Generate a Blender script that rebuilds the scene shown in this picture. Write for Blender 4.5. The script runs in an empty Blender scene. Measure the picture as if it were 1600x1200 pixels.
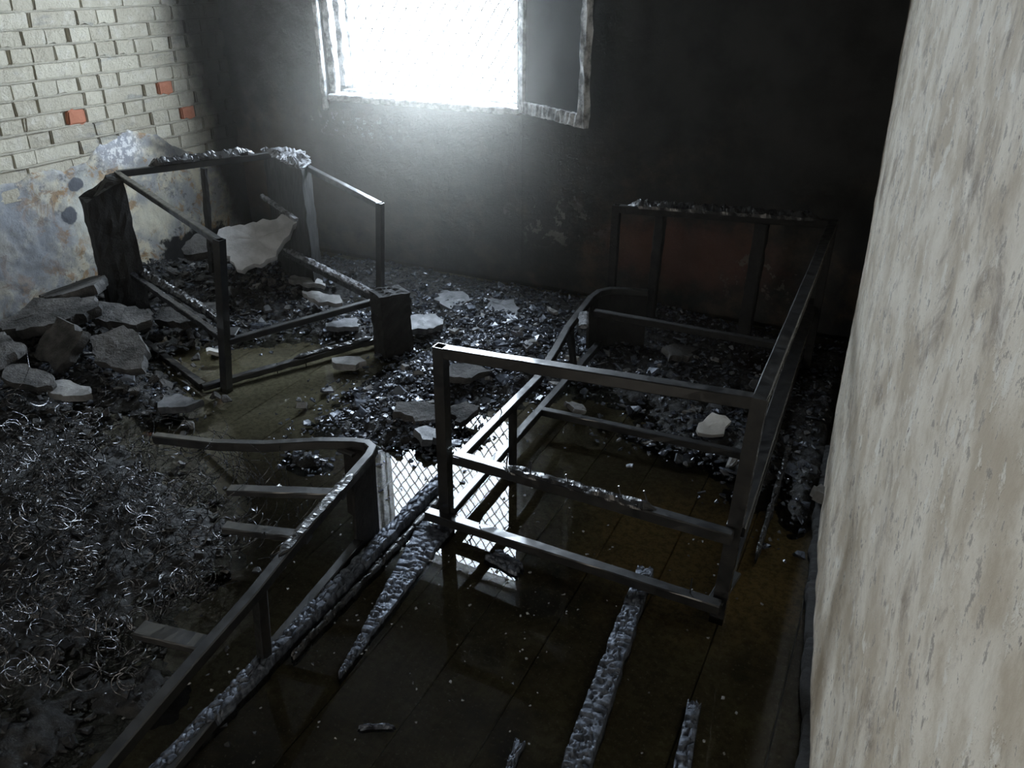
import bpy, bmesh, math, random
import numpy as np
from mathutils import Vector, Matrix

random.seed(7)
rng = np.random.default_rng(11)
SC = bpy.context.scene
COL = SC.collection

# ------------------------------------------------------------------ camera
cam_d = bpy.data.cameras.new('camera')
cam = bpy.data.objects.new('camera', cam_d)
COL.objects.link(cam)
cam_d.sensor_width = 36.0
cam_d.lens = 1246 / 1600 * 36.0
cam_d.clip_start = 0.02
PITCH, YAW = math.radians(27.4), math.radians(26.2)
fh = Vector((-math.sin(YAW), math.cos(YAW), 0))
rt = Vector((math.cos(YAW), math.sin(YAW), 0))
fw = fh * math.cos(PITCH) + Vector((0, 0, -math.sin(PITCH)))
up = rt.cross(fw)
cam.matrix_world = Matrix(((rt.x, up.x, -fw.x, 0), (rt.y, up.y, -fw.y, 0), (rt.z, up.z, -fw.z, 1.6), (0, 0, 0, 1)))
SC.camera = cam

# ------------------------------------------------------------------ daylight and exposure
SKY = 22.0
w = bpy.data.worlds.new('overcast_sky')
SC.world = w
w.use_nodes = True
bg = w.node_tree.nodes['Background']
bg.inputs['Color'].default_value = (0.75, 0.875, 1.0, 1)
bg.inputs['Strength'].default_value = SKY

WX0, WX1, WZ0, WZ1 = -3.11, -1.87, 0.95, 2.54      # window opening
BACK = 3.9
LEFT = -3.85
REAR = -1.3
CEIL = 2.95

def portal(name, loc, rot, sx, sy):
    d = bpy.data.lights.new(name, 'AREA')
    d.shape = 'RECTANGLE'
    d.size, d.size_y = sx, sy
    d.cycles.is_portal = True
    o = bpy.data.objects.new(name, d)
    COL.objects.link(o)
    o.location = loc
    o.rotation_euler = rot
portal('window_portal', ((WX0 + WX1) / 2, BACK + 0.29, (WZ0 + WZ1) / 2), (math.radians(-90), 0, 0), WX1 - WX0, WZ1 - WZ0)
# weak warm fill lamp added for light from behind; no doorway is modelled
dl = bpy.data.lights.new('rear_fill_light', 'AREA')
dl.shape = 'RECTANGLE'
dl.size, dl.size_y = 0.95, 2.0
dl.energy = 9.0
dl.color = (1.0, 0.92, 0.80)
dlo = bpy.data.objects.new('rear_fill_light', dl)
COL.objects.link(dlo)
dlo.location = (-1.3, REAR + 0.02, 1.05)
dlo.rotation_euler = (math.radians(90), 0, 0)

SC.view_settings.view_transform = 'Standard'
SC.view_settings.look = 'None'
SC.view_settings.gamma = 1.0
SC.view_settings.use_curve_mapping = False
SC.view_settings.exposure = 0.7
try:
    SC.cycles.use_denoising = True
    SC.cycles.max_bounces = 6
    SC.cycles.transparent_max_bounces = 12
    SC.cycles.volume_step_rate = 4.0
except Exception:
    pass

# ------------------------------------------------------------------ material helpers
class NT:
    """small wrapper to write node trees briefly"""
    def __init__(s, name):
        s.m = bpy.data.materials.new(name)
        s.m.use_nodes = True
        s.t = s.m.node_tree
        s.b = s.t.nodes['Principled BSDF']
        s.out = s.t.nodes['Material Output']
        s.pos = None
    def n(s, kind, **kw):
        x = s.t.nodes.new(kind)
        for k, v in kw.items():
            setattr(x, k, v)
        return x
    def l(s, a, b):
        s.t.links.new(a, b)
    def P(s):
        if s.pos is None:
            s.pos = s.n('ShaderNodeNewGeometry').outputs['Position']
        return s.pos
    def scaled(s, sc):
        m = s.n('ShaderNodeMapping')
        m.inputs['Scale'].default_value = sc
        s.l(s.P(), m.inputs['Vector'])
        return m.outputs['Vector']
    def noise(s, scale, detail=5, rough=0.6, vec=None, dist=0.0):
        x = s.n('ShaderNodeTexNoise')
        x.inputs['Scale'].default_value = scale
        x.inputs['Detail'].default_value = detail
        x.inputs['Roughness'].default_value = rough
        x.inputs['Distortion'].default_value = dist
        s.l(vec if vec is not None else s.P(), x.inputs['Vector'])
        return x.outputs['Fac']
    def voro(s, scale, feature='DISTANCE_TO_EDGE', vec=None, out='Distance'):
        x = s.n('ShaderNodeTexVoronoi')
        x.feature = feature
        x.inputs['Scale'].default_value = scale
        s.l(vec if vec is not None else s.P(), x.inputs['Vector'])
        return x.outputs[out]
    def step(s, v, lo, hi, a=0.0, b=1.0):
        x = s.n('ShaderNodeMapRange')
        x.interpolation_type = 'SMOOTHSTEP'
        for i, q in zip((1, 2, 3, 4), (lo, hi, a, b)):
            x.inputs[i].default_value = q
        s.l(v, x.inputs[0])
        return x.outputs[0]
    def math(s, op, a, b=None):
        x = s.n('ShaderNodeMath')
        x.operation = op
        for i, q in enumerate((a, b)):
            if q is None:
                continue
            if isinstance(q, (int, float)):
                x.inputs[i].default_value = q
            else:
                s.l(q, x.inputs[i])
        return x.outputs[0]
    def mix(s, f, a, b):
        x = s.n('ShaderNodeMix')
        x.data_type = 'RGBA'
        for sock, q in ((x.inputs[0], f), (x.inputs[6], a), (x.inputs[7], b)):
            if isinstance(q, (int, float)):
                sock.default_value = q
            elif isinstance(q, tuple):
                sock.default_value = (*q, 1)
            else:
                s.l(q, sock)
        return x.outputs[2]
    def xyz(s):
        x = s.n('ShaderNodeSeparateXYZ')
        s.l(s.P(), x.inputs[0])
        return x.outputs
    def blob(s, c, r, soft=0.5):
        """1 inside an ellipsoid stain at world point c with radii r, ragged by noise"""
        m = s.n('ShaderNodeMapping')
        m.vector_type = 'POINT'
        m.inputs['Scale'].default_value = tuple(1 / q for q in r)
        m.inputs['Location'].default_value = tuple(-p / q for p, q in zip(c, r))
        s.l(s.P(), m.inputs['Vector'])
        ln = s.n('ShaderNodeVectorMath')
        ln.operation = 'LENGTH'
        s.l(m.outputs[0], ln.inputs[0])
        nz = s.noise(9, 6, 0.65)
        d = s.math('ADD', ln.outputs['Value'], s.math('MULTIPLY', s.math('SUBTRACT', nz, 0.5), 1.6))
        return s.step(d, 1.0 - soft, 1.0 + soft, 1.0, 0.0)
    def bump(s, h, strength=0.5, dist=0.01):
        x = s.n('ShaderNodeBump')
        x.inputs['Strength'].default_value = strength
        x.inputs['Distance'].default_value = dist
        s.l(h, x.inputs['Height'])
        s.l(x.outputs[0], s.b.inputs['Normal'])
    def set(s, **kw):
        for k, v in kw.items():
            sock = s.b.inputs[k.replace('_', ' ')]
            if isinstance(v, (int, float)):
                sock.default_value = v
            elif isinstance(v, tuple):
                sock.default_value = (*v, 1)
            else:
                s.l(v, sock)
        return s.m

def simple(name, c0, c1, scale, rough, bump=0.3, bscale=None, bd=0.006, metallic=0.0, rough2=None, coat=0.0, crough=0.12):
    t = NT(name)
    nz = t.noise(scale, 6, 0.65)
    f = t.step(nz, 0.35, 0.65)
    rg = rough if rough2 is None else t.step(t.noise(scale * 2.3, 4), 0.35, 0.65, rough, rough2)
    t.bump(t.noise(bscale or scale * 3, 6, 0.7), bump, bd)
    return t.set(Base_Color=t.mix(f, c0, c1), Roughness=rg, Metallic=metallic, Coat_Weight=coat, Coat_Roughness=crough)

MAT = {}
MAT['steel'] = simple('sooty_steel', (0.008, 0.0085, 0.010), (0.020, 0.019, 0.018), 14, 0.35, 0.05, 60, 0.001, 0.0, 0.55, 0.7, 0.07)
MAT['char'] = simple('wet_charred_wood', (0.008, 0.008, 0.010), (0.026, 0.026, 0.028), 25, 0.25, 0.6, 90, 0.003, 0.0, 0.5, 0.5)
MAT['char_dry'] = simple('charred_board', (0.006, 0.006, 0.0065), (0.017, 0.016, 0.0155), 20, 0.75, 0.8, 60, 0.006)
MAT['flake'] = simple('wet_charcoal_flake', (0.018, 0.021, 0.028), (0.11, 0.125, 0.16), 18, 0.24, 0.35, 120, 0.001, 0.35, 0.48, 0.35)
MAT['ash'] = simple('wet_ash', (0.005, 0.005, 0.006), (0.026, 0.025, 0.024), 22, 0.35, 0.9, 45, 0.012, 0.0, 0.8)
MAT['crust'] = simple('pale_ash_crust', (0.03, 0.03, 0.034), (0.30, 0.30, 0.32), 40, 0.35, 1.0, 80, 0.006, 0.0, 0.7)
MAT['chunk'] = simple('broken_plaster', (0.15, 0.148, 0.145), (0.36, 0.355, 0.35), 9, 0.75, 0.7, 40, 0.006)
MAT['chunk_dark'] = simple('sooted_plaster', (0.022, 0.022, 0.022), (0.115, 0.11, 0.107), 6, 0.75, 1.0, 16, 0.022)
MAT['chunk_wet'] = simple('wet_grey_plaster', (0.07, 0.075, 0.085), (0.20, 0.205, 0.22), 10, 0.3, 0.6, 50, 0.005, 0.0, 0.55)
MAT['chunk_white'] = simple('clean_plaster', (0.45, 0.44, 0.42), (0.66, 0.65, 0.62), 12, 0.7, 0.5, 50, 0.004)
MAT['wire'] = simple('burnt_spring_wire', (0.04, 0.042, 0.048), (0.24, 0.24, 0.25), 60, 0.13, 0.1, 90, 0.001, 1.0, 0.35)
MAT['mesh_wire'] = simple('weathered_wire', (0.10, 0.10, 0.10), (0.2, 0.2, 0.2), 30, 0.5, 0.1, 60, 0.001, 0.4)
MAT['frame_wood'] = simple('scorched_white_paint', (0.12, 0.12, 0.12), (0.70, 0.695, 0.69), 16, 0.45, 0.8, 45, 0.006, 0.0, 0.7)
MAT['char_sheen'] = simple('silvery_charcoal', (0.05, 0.057, 0.072), (0.17, 0.187, 0.225), 45, 0.36, 0.7, 130, 0.003, 0.75, 0.6, 0.15)
MAT['chunk_pale'] = simple('pale_grey_plaster', (0.40, 0.40, 0.405), (0.58, 0.58, 0.59), 9, 0.75, 0.6, 45, 0.005)
MAT['ceiling'] = simple('sooted_ceiling', (0.02, 0.02, 0.02), (0.06, 0.058, 0.055), 3, 0.9, 0.4, 20)
MAT['rear'] = simple('smoked_limewash', (0.22, 0.21, 0.19), (0.42, 0.40, 0.36), 3, 0.9, 0.4, 20)

# back wall: soot, with browner scorched patches and a few flakes of bare plaster
t = NT('sooted_back_wall')
x, y, z = t.xyz()
low = t.step(t.math('ADD', z, t.math('MULTIPLY', t.noise(4), 0.8)), 0.7, 1.5, 1.0, 0.0)
n1 = t.step(t.noise(5, 7, 0.7), 0.45, 0.7)
c = t.mix(t.noise(2.2, 5), (0.014, 0.015, 0.016), (0.034, 0.034, 0.033))
brown = t.mix(t.noise(11, 6), (0.05, 0.038, 0.028), (0.14, 0.10, 0.07))
c = t.mix(t.math('MULTIPLY', t.math('MULTIPLY', low, n1), 0.8), c, brown)
c = t.mix(t.math('MULTIPLY', t.blob((-3.2, BACK, 0.5), (0.8, 1, 0.36)), 0.65), c, (0.115, 0.078, 0.05))
c = t.mix(t.math('MULTIPLY', t.blob((-0.92, BACK, 0.32), (0.42, 1, 0.16)), 0.6), c, (0.15, 0.062, 0.042))
flk = t.step(t.noise(13, 4, 0.7), 0.56, 0.60)
c = t.mix(t.math('MULTIPLY', flk, t.blob((-1.66, BACK, 0.40), (0.24, 1, 0.12))), c, (0.17, 0.16, 0.15))
c = t.mix(t.math('MULTIPLY', t.step(t.noise(20, 5, 0.7), 0.56, 0.6), t.blob((-2.9, BACK, 0.80), (0.3, 1, 0.07))), c, (0.26, 0.25, 0.23))
c = t.mix(t.math('MULTIPLY', flk, t.blob((-0.55, BACK, 0.25), (0.2, 1, 0.14))), c, (0.14, 0.12, 0.10))
t.bump(t.noise(22, 8, 0.7), 0.7, 0.012)
MAT['back'] = t.set(Base_Color=c, Roughness=t.step(t.noise(6), 0.3, 0.7, 0.55, 0.85))

# soot that settled towards the far corner of the brick wall
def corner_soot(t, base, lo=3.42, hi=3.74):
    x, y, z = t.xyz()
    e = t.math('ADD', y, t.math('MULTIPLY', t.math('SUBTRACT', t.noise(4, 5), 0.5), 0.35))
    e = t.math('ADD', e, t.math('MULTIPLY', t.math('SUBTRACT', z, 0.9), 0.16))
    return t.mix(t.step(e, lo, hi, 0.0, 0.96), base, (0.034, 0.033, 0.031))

t = NT('limewashed_brick')
oi = t.n('ShaderNodeObjectInfo')
c = t.mix(oi.outputs['Random'], (0.45, 0.41, 0.325), (0.60, 0.56, 0.455))
c = t.mix(t.step(t.noise(14, 6, 0.7), 0.5, 0.72), c, (0.62, 0.585, 0.51))
smear = t.step(t.noise(3.2, 4, 0.6, t.scaled((1, 1, 3.5))), 0.58, 0.70)
c = t.mix(t.math('MULTIPLY', smear, 0.55), c, (0.20, 0.20, 0.205))
t.bump(t.noise(24, 8, 0.72), 1.0, 0.014)
MAT['brick'] = t.set(Base_Color=corner_soot(t, c), Roughness=0.9)
t = NT('bare_red_brick')
c = t.mix(t.noise(30, 5), (0.36, 0.13, 0.075), (0.48, 0.20, 0.12))
t.bump(t.noise(45, 7, 0.7), 0.6, 0.006)
MAT['brick_red'] = t.set(Base_Color=corner_soot(t, c, 3.55, 3.9), Roughness=0.9)
t = NT('lime_mortar')
c = t.mix(t.noise(18, 6, 0.7), (0.40, 0.365, 0.295), (0.54, 0.505, 0.42))
t.bump(t.noise(60, 8, 0.75), 1.0, 0.012)
MAT['mortar'] = t.set(Base_Color=corner_soot(t, c), Roughness=0.95)

# scorched plaster at the foot of the brick wall
t = NT('scorched_plaster')
c = t.mix(t.noise(5, 6, 0.65), (0.22, 0.225, 0.235), (0.40, 0.395, 0.38))
och = t.step(t.noise(6.5, 6, 0.7), 0.44, 0.62)
c = t.mix(t.math('MULTIPLY', och, 0.9), c, (0.62, 0.56, 0.42))
c = t.mix(t.math('MULTIPLY', t.step(t.noise(9, 7, 0.75, dist=0.6), 0.52, 0.60), 0.85), c, (0.30, 0.18, 0.08))
c = t.mix(t.math('MULTIPLY', t.step(t.noise(21, 7, 0.75), 0.56, 0.62), 0.7), c, (0.10, 0.10, 0.105))
c = t.mix(t.math('MULTIPLY', t.blob((LEFT, 3.0, 0.76), (1, 0.14, 0.10)), 0.85), c, t.mix(t.step(t.noise(34, 6, 0.7), 0.5, 0.54), (0.36, 0.37, 0.41), (0.85, 0.85, 0.86)))
c = t.mix(t.math('MULTIPLY', t.blob((LEFT, 3.36, 0.70), (1, 0.12, 0.10)), 0.9), c, (0.05, 0.05, 0.055))
c = t.mix(t.math('MULTIPLY', t.blob((LEFT, 2.80, 0.42), (1, 0.16, 0.2)), 0.85), c, (0.62, 0.62, 0.55))
c = t.mix(t.math('MULTIPLY', t.blob((LEFT, 3.15, 0.34), (1, 0.14, 0.09)), 0.85), c, (0.62, 0.58, 0.46))
c = t.mix(t.math('MULTIPLY', t.blob((LEFT, 2.30, 0.40), (1, 0.30, 0.30)), 0.7), c, (0.20, 0.215, 0.245))
c = t.mix(t.blob((LEFT, 2.62, 0.48), (1, 0.045, 0.045), 0.12), c, (0.09, 0.095, 0.11))
c = t.mix(t.blob((LEFT, 2.70, 0.62), (1, 0.045, 0.035), 0.12), c, (0.10, 0.105, 0.12))
c = t.mix(t.blob((LEFT, 3.42, 0.02), (1, 0.34, 0.20), 0.10), c, (0.012, 0.012, 0.012))
c = t.mix(t.blob((LEFT, 2.45, 0.0), (1, 0.35, 0.10), 0.2), c, (0.03, 0.03, 0.03))
t.bump(t.noise(26, 8, 0.7), 0.6, 0.01)
t.m.name = 'scorched_plaster'
MAT['plaster_left'] = t.set(Base_Color=corner_soot(t, c, 3.50, 3.66), Roughness=0.8)

# near wall: flaking, stained limewash
t = NT('flaking_limewash')
x, y, z = t.xyz()
c = t.mix(t.step(t.noise(7, 7, 0.68), 0.36, 0.62), (0.56, 0.48, 0.37), (0.84, 0.775, 0.67))
c = t.mix(t.math('MULTIPLY', t.step(t.noise(16, 6, 0.7), 0.56, 0.64), 0.8), c, (0.88, 0.84, 0.76))
c = t.mix(t.math('MULTIPLY', t.step(t.noise(5.2, 7, 0.72, dist=0.5), 0.53, 0.68), 0.75), c, (0.27, 0.215, 0.165))
c = t.mix(t.math('MULTIPLY', t.step(t.noise(28, 6, 0.75), 0.56, 0.62), 0.75), c, (0.30, 0.26, 0.22))
c = t.mix(t.step(t.noise(55, 3, 0.6), 0.70, 0.74), c, (0.16, 0.12, 0.10))
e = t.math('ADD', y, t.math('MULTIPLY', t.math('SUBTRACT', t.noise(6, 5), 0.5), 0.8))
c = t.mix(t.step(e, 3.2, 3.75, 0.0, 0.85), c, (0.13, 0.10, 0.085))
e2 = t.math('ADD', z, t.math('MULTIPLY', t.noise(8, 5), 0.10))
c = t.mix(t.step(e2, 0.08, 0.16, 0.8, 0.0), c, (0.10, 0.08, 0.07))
hh = t.math('ADD', t.noise(14, 8, 0.7), t.math('MULTIPLY', t.step(t.noise(16, 6, 0.7), 0.56, 0.60), 0.35))
t.bump(hh, 0.5, 0.006)
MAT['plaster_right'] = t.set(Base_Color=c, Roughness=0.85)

# drowned floor boards, silted
t = NT('silted_floor_board')
x, y, z = t.xyz()
gr = t.noise(10, 6, 0.6, t.scaled((6, 0.5, 1)))
c = t.mix(gr, (0.11, 0.095, 0.066), (0.21, 0.18, 0.125))
c = t.mix(t.step(t.noise(3.2, 6, 0.65), 0.42, 0.66), c, (0.25, 0.225, 0.14))
c = t.mix(t.step(t.noise(2.3, 4, 0.6), 0.52, 0.66), c, (0.06, 0.052, 0.04))
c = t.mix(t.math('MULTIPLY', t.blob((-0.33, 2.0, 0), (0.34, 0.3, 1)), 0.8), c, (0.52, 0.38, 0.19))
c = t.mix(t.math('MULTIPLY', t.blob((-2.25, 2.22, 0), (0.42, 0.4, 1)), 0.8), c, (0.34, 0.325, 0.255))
c = t.mix(t.math('MULTIPLY', t.step(t.noise(48, 6, 0.75), 0.42, 0.62), 0.55), c, (0.055, 0.048, 0.038))
c = t.mix(t.math('MULTIPLY', t.step(t.noise(95, 4, 0.7), 0.58, 0.66), 0.7), c, (0.36, 0.32, 0.24))
t.bump(t.noise(30, 6), 0.4, 0.004)
MAT['board'] = t.set(Base_Color=c, Roughness=0.75)

# shallow murky water: mirror by its Fresnel reflection over a tinted clear body
t = NT('murky_water')
gl = t.n('ShaderNodeBsdfGlossy')
gl.inputs['Roughness'].default_value = 0.012
gl.inputs['Color'].default_value = (1, 1, 1, 1)
tr = t.n('ShaderNodeBsdfTransparent')
tr.inputs['Color'].default_value = (0.74, 0.725, 0.65, 1)
fr = t.n('ShaderNodeFresnel')
fr.inputs['IOR'].default_value = 1.36
mx = t.n('ShaderNodeMixShader')
bp = t.n('ShaderNodeBump')
bp.inputs['Strength'].default_value = 0.012
bp.inputs['Distance'].default_value = 0.004
t.l(t.noise(7, 2, 0.4), bp.inputs['Height'])
t.l(bp.outputs[0], gl.inputs['Normal'])
t.l(fr.outputs[0], mx.inputs[0])
t.l(tr.outputs[0], mx.inputs[1])
t.l(gl.outputs[0], mx.inputs[2])
t.l(mx.outputs[0], t.out.inputs['Surface'])
MAT['water'] = t.m

# smoked glass in the open casement
t = NT('smoked_glass')
gl = t.n('ShaderNodeBsdfPrincipled')
gl.inputs['Base Color'].default_value = (0.06, 0.07, 0.08, 1)
gl.inputs['Roughness'].default_value = 0.25
tr = t.n('ShaderNodeBsdfTransparent')
tr.inputs['Color'].default_value = (0.5, 0.55, 0.6, 1)
mx = t.n('ShaderNodeMixShader')
t.l(t.step(t.noise(4, 5), 0.3, 0.7, 0.45, 0.8), mx.inputs[0])
t.l(tr.outputs[0], mx.inputs[1])
t.l(gl.outputs[0], mx.inputs[2])
t.l(mx.outputs[0], t.out.inputs['Surface'])
MAT['glass'] = t.m

# ------------------------------------------------------------------ object helpers
def mesh_obj(name, verts, faces, mat, parent=None, smooth=False):
    me = bpy.data.meshes.new(name)
    me.from_pydata([tuple(v) for v in verts], [], [tuple(f) for f in faces])
    me.update()
    if smooth:
        me.polygons.foreach_set('use_smooth', [True] * len(me.polygons))
    if mat:
        me.materials.append(MAT[mat])
    return link(bpy.data.objects.new(name, me), parent)

def link(o, parent=None):
    COL.objects.link(o)
    if parent is not None:
        o.parent = parent
    return o

def tag(o, label=None, cat=None, group=None, kind=None):
    for k, v in (('label', label), ('category', cat), ('group', group), ('kind', kind)):
        if v:
            o[k] = v
    return o

def empty(name, loc=(0, 0, 0), rz=0.0):
    o = bpy.data.objects.new(name, None)
    COL.objects.link(o)
    o.empty_display_size = 0.05
    o.location = loc
    o.rotation_euler = (0, 0, rz)
    return o

def V(*a):
    return Vector(a)

def local(parent, p):
    """world point -> parent's space (parents here are only moved and turned about z)"""
    m = Matrix.Translation(parent.location) @ Matrix.Rotation(parent.rotation_euler.z, 4, 'Z')
    return m.inverted() @ Vector(p)

def bar(name, p0, p1, wd, ht, mat, parent=None, bevel=0.003, rough=0.0, seg=1, bend=0.0, upv=(0, 0, 1), world=True):
    """rectangular section bar from p0 to p1; wd across, ht along upv"""
    if parent is not None and world:
        p0, p1 = local(parent, p0), local(parent, p1)
        upv = Matrix.Rotation(-parent.rotation_euler.z, 3, 'Z') @ Vector(upv)
    p0, p1, upv = Vector(p0), Vector(p1), Vector(upv)
    d = (p1 - p0)
    L = d.length
    d.normalize()
    if abs(d.dot(upv.normalized())) > 0.95:
        upv = Vector((0.3, 1, 0))
    s = d.cross(upv).normalized()
    u = s.cross(d).normalized()
    vs, fs = [], []
    b = min(bevel, wd * 0.4, ht * 0.4)
    a, h = wd / 2, ht / 2
    prof = [(-a + b, -h), (a - b, -h), (a, -h + b), (a, h - b), (a - b, h), (-a + b, h), (-a, h - b), (-a, -h + b)]
    for i in range(seg + 1):
        f = i / seg
        c = p0 + d * (L * f) + u * (bend * math.sin(math.pi * f))
        for (q, r) in prof:
            j1 = random.uniform(-rough, rough)
            j2 = random.uniform(-rough, rough)
            vs.append(c + s * (q + j1) + u * (r + j2))
    for i in range(seg):
        for k in range(8):
            k2 = (k + 1) % 8
            fs.append((i * 8 + k, i * 8 + k2, i * 8 + 8 + k2, i * 8 + 8 + k))
    fs.append(tuple(reversed(range(8))))
    fs.append(tuple(range(seg * 8, seg * 8 + 8)))
    return mesh_obj(name, vs, fs, mat, parent)

def hollow_post(name, p0, p1, wd, mat, parent, wall=0.003):
    """square steel tube with an open top"""
    p0, p1 = local(parent, p0), local(parent, p1)
    d = (p1 - p0).normalized()
    s = Vector((1, 0, 0))
    s = (s - d * s.dot(d)).normalized()
    u = d.cross(s)
    vs = []
    for c, r in ((p0, wd / 2), (p1, wd / 2), (p1, wd / 2 - wall), (p1 - d * 0.05, wd / 2 - wall)):
        for a, b in ((-1, -1), (1, -1), (1, 1), (-1, 1)):
            vs.append(c + s * a * r + u * b * r)
    fs = [(3, 2, 1, 0)]
    for i in range(3):
        for k in range(4):
            k2 = (k + 1) % 4
            fs.append((i * 4 + k, i * 4 + k2, i * 4 + 4 + k2, i * 4 + 4 + k))
    fs.append((12, 13, 14, 15))
    return mesh_obj(name, vs, fs, mat, parent)

def tube_path(pts, r, sides=6, closed=False):
    pts = [Vector(p) for p in pts]
    n = len(pts)
    vs, fs = [], []
    ref = Vector((0.21, 0.33, 0.92)).normalized()
    for i, p in enumerate(pts):
        d = (pts[min(i + 1, n - 1)] - pts[max(i - 1, 0)]).normalized()
        s = d.cross(ref)
        if s.length < 1e-3:
            s = d.cross(Vector((1, 0, 0)))
        s.normalize()
        u = s.cross(d)
        for k in range(sides):
            a = 2 * math.pi * k / sides
            vs.append(p + s * (r * math.cos(a)) + u * (r * math.sin(a)))
    for i in range(n - 1):
        for k in range(sides):
            k2 = (k + 1) % sides
            fs.append((i * sides + k, i * sides + k2, (i + 1) * sides + k2, (i + 1) * sides + k))
    if not closed:
        fs.append(tuple(reversed(range(sides))))
        fs.append(tuple(range((n - 1) * sides, n * sides)))
    return vs, fs

def strip_path(name, pts, wd, ht, mat, parent):
    """flat bar swept along a bent path (wd horizontal, ht vertical)"""
    pts = [local(parent, p) for p in pts]
    n = len(pts)
    vs, fs = [], []
    b = 0.003
    for i, p in enumerate(pts):
        d = (pts[min(i + 1, n - 1)] - pts[max(i - 1, 0)])
        d.normalize()
        s = d.cross(Vector((0, 0, 1))).normalized()
        u = s.cross(d)
        a, h = wd / 2, ht / 2
        for q, r in [(-a + b, -h), (a - b, -h), (a, -h + b), (a, h - b), (a - b, h), (-a + b, h), (-a, h - b), (-a, -h + b)]:
            vs.append(p + s * q + u * r)
    for i in range(n - 1):
        for k in range(8):
            k2 = (k + 1) % 8
            fs.append((i * 8 + k, i * 8 + k2, i * 8 + 8 + k2, i * 8 + 8 + k))
    fs.append(tuple(reversed(range(8))))
    fs.append(tuple(range((n - 1) * 8, n * 8)))
    return mesh_obj(name, vs, fs, mat, parent)

def vnoise(x, y, seed=0):
    """cheap smooth value noise on numpy arrays, 0..1"""
    xi, yi = np.floor(x).astype(np.int64), np.floor(y).astype(np.int64)
    xf, yf = x - xi, y - yi
    def hsh(a, b):
        n = (a * 374761393 + b * 668265263 + seed * 1442695041) & 0x7fffffff
        n = ((n ^ (n >> 13)) * 1274126177) & 0x7fffffff
        return ((n ^ (n >> 16)) & 0xffff) / 65535.0
    u, v = xf * xf * (3 - 2 * xf), yf * yf * (3 - 2 * yf)
    a, b, c, d = hsh(xi, yi), hsh(xi + 1, yi), hsh(xi, yi + 1), hsh(xi + 1, yi + 1)
    return (a * (1 - u) + b * u) * (1 - v) + (c * (1 - u) + d * u) * v

def fbm(x, y, seed=0, oct=4):
    s, a, tot = 0, 1.0, 0
    for i in range(oct):
        s = s + a * vnoise(x * 2 ** i, y * 2 ** i, seed + i)
        tot += a
        a *= 0.5
    return s / tot

def grid_mesh(name, X, Y, Z, mat, parent=None, smooth=True, keep=None):
    """mesh from three equal 2-D arrays"""
    h, w_ = X.shape
    vs = np.stack([X.ravel(), Y.ravel(), Z.ravel()], 1)
    i = np.arange(h * w_).reshape(h, w_)
    q = np.stack([i[:-1, :-1], i[:-1, 1:], i[1:, 1:], i[1:, :-1]], -1)
    q = q.reshape(-1, 4) if keep is None else q[keep]
    used = np.unique(q)
    remap = np.full(h * w_, -1)
    remap[used] = np.arange(len(used))
    me = bpy.data.meshes.new(name)
    vs = vs[used]
    q = remap[q]
    me.vertices.add(len(vs))
    me.vertices.foreach_set('co', vs.ravel())
    me.loops.add(q.size)
    me.loops.foreach_set('vertex_index', q.ravel())
    me.polygons.add(len(q))
    me.polygons.foreach_set('loop_start', np.arange(0, q.size, 4))
    me.update(calc_edges=True)
    if smooth:
        me.polygons.foreach_set('use_smooth', np.ones(len(q), bool))
    me.materials.append(MAT[mat])
    return link(bpy.data.objects.new(name, me), parent)

def box_vf(x0, x1, y0, y1, z0, z1):
    vs = [(x0, y0, z0), (x1, y0, z0), (x1, y1, z0), (x0, y1, z0), (x0, y0, z1), (x1, y0, z1), (x1, y1, z1), (x0, y1, z1)]
    return vs, [(3, 2, 1, 0), (4, 5, 6, 7), (0, 1, 5, 4), (1, 2, 6, 5), (2, 3, 7, 6), (3, 0, 4, 7)]

def boxes(name, bs, mat, parent=None):
    vs, fs = [], []
    for b in bs:
        v, f = box_vf(*b)
        k = len(vs)
        vs += v
        fs += [tuple(i + k for i in q) for q in f]
    return mesh_obj(name, vs, fs, mat, parent)

# ================================================================== THE ROOM
def wall_x(Y):
    """plan line of the bowed near wall"""
    if np.ndim(Y) and np.size(Y) > 4:
        return sum(_wall_x(np.asarray(Y) + q) for q in np.linspace(-.3, .3, 13)) / 13
    return _wall_x(Y)

def _wall_x(Y):
    return np.interp(Y, [-1.4, 0.3, 0.9, 1.37, 1.78, 2.05, 2.57, 3.0, 3.95], [0.17, 0.14, 0.11, 0.069, 0.017, -0.008, -0.049, -0.060, -0.068])

# floor: sub-floor with boards laid towards the window wall
floor = tag(boxes('floor', [(LEFT - 0.1, 0.3, REAR - 0.3, BACK + 0.1, -0.12, -0.03)], 'char_dry'), kind='structure')
bx = -0.02
k = 0
while bx > LEFT - 0.2:
    x1 = bx
    x0 = max(bx - 0.197, LEFT - 0.05)
    if x1 - x0 > 0.03:
        bar('floor_board', ((x0 + x1) / 2, REAR - 0.2, -0.015), ((x0 + x1) / 2, BACK + 0.02, -0.015), x1 - x0 + 0.0005, 0.03, 'board', floor, 0.0025)
    bx -= 0.2
bar('floor_board', (0.08, REAR - 0.2, -0.015), (0.08, BACK + 0.02, -0.015), 0.19, 0.03, 'board', floor, 0.004)

WATER = 0.022
water = mesh_obj('water', [(LEFT, REAR, WATER), (0.16, REAR, WATER), (0.10, 1.0, WATER), (-0.07, BACK, WATER), (LEFT, BACK, WATER)], [(0, 1, 2, 3, 4)], 'water')
tag(water, 'shallow murky extinguishing water standing across the board floor', 'water', kind='structure')

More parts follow.
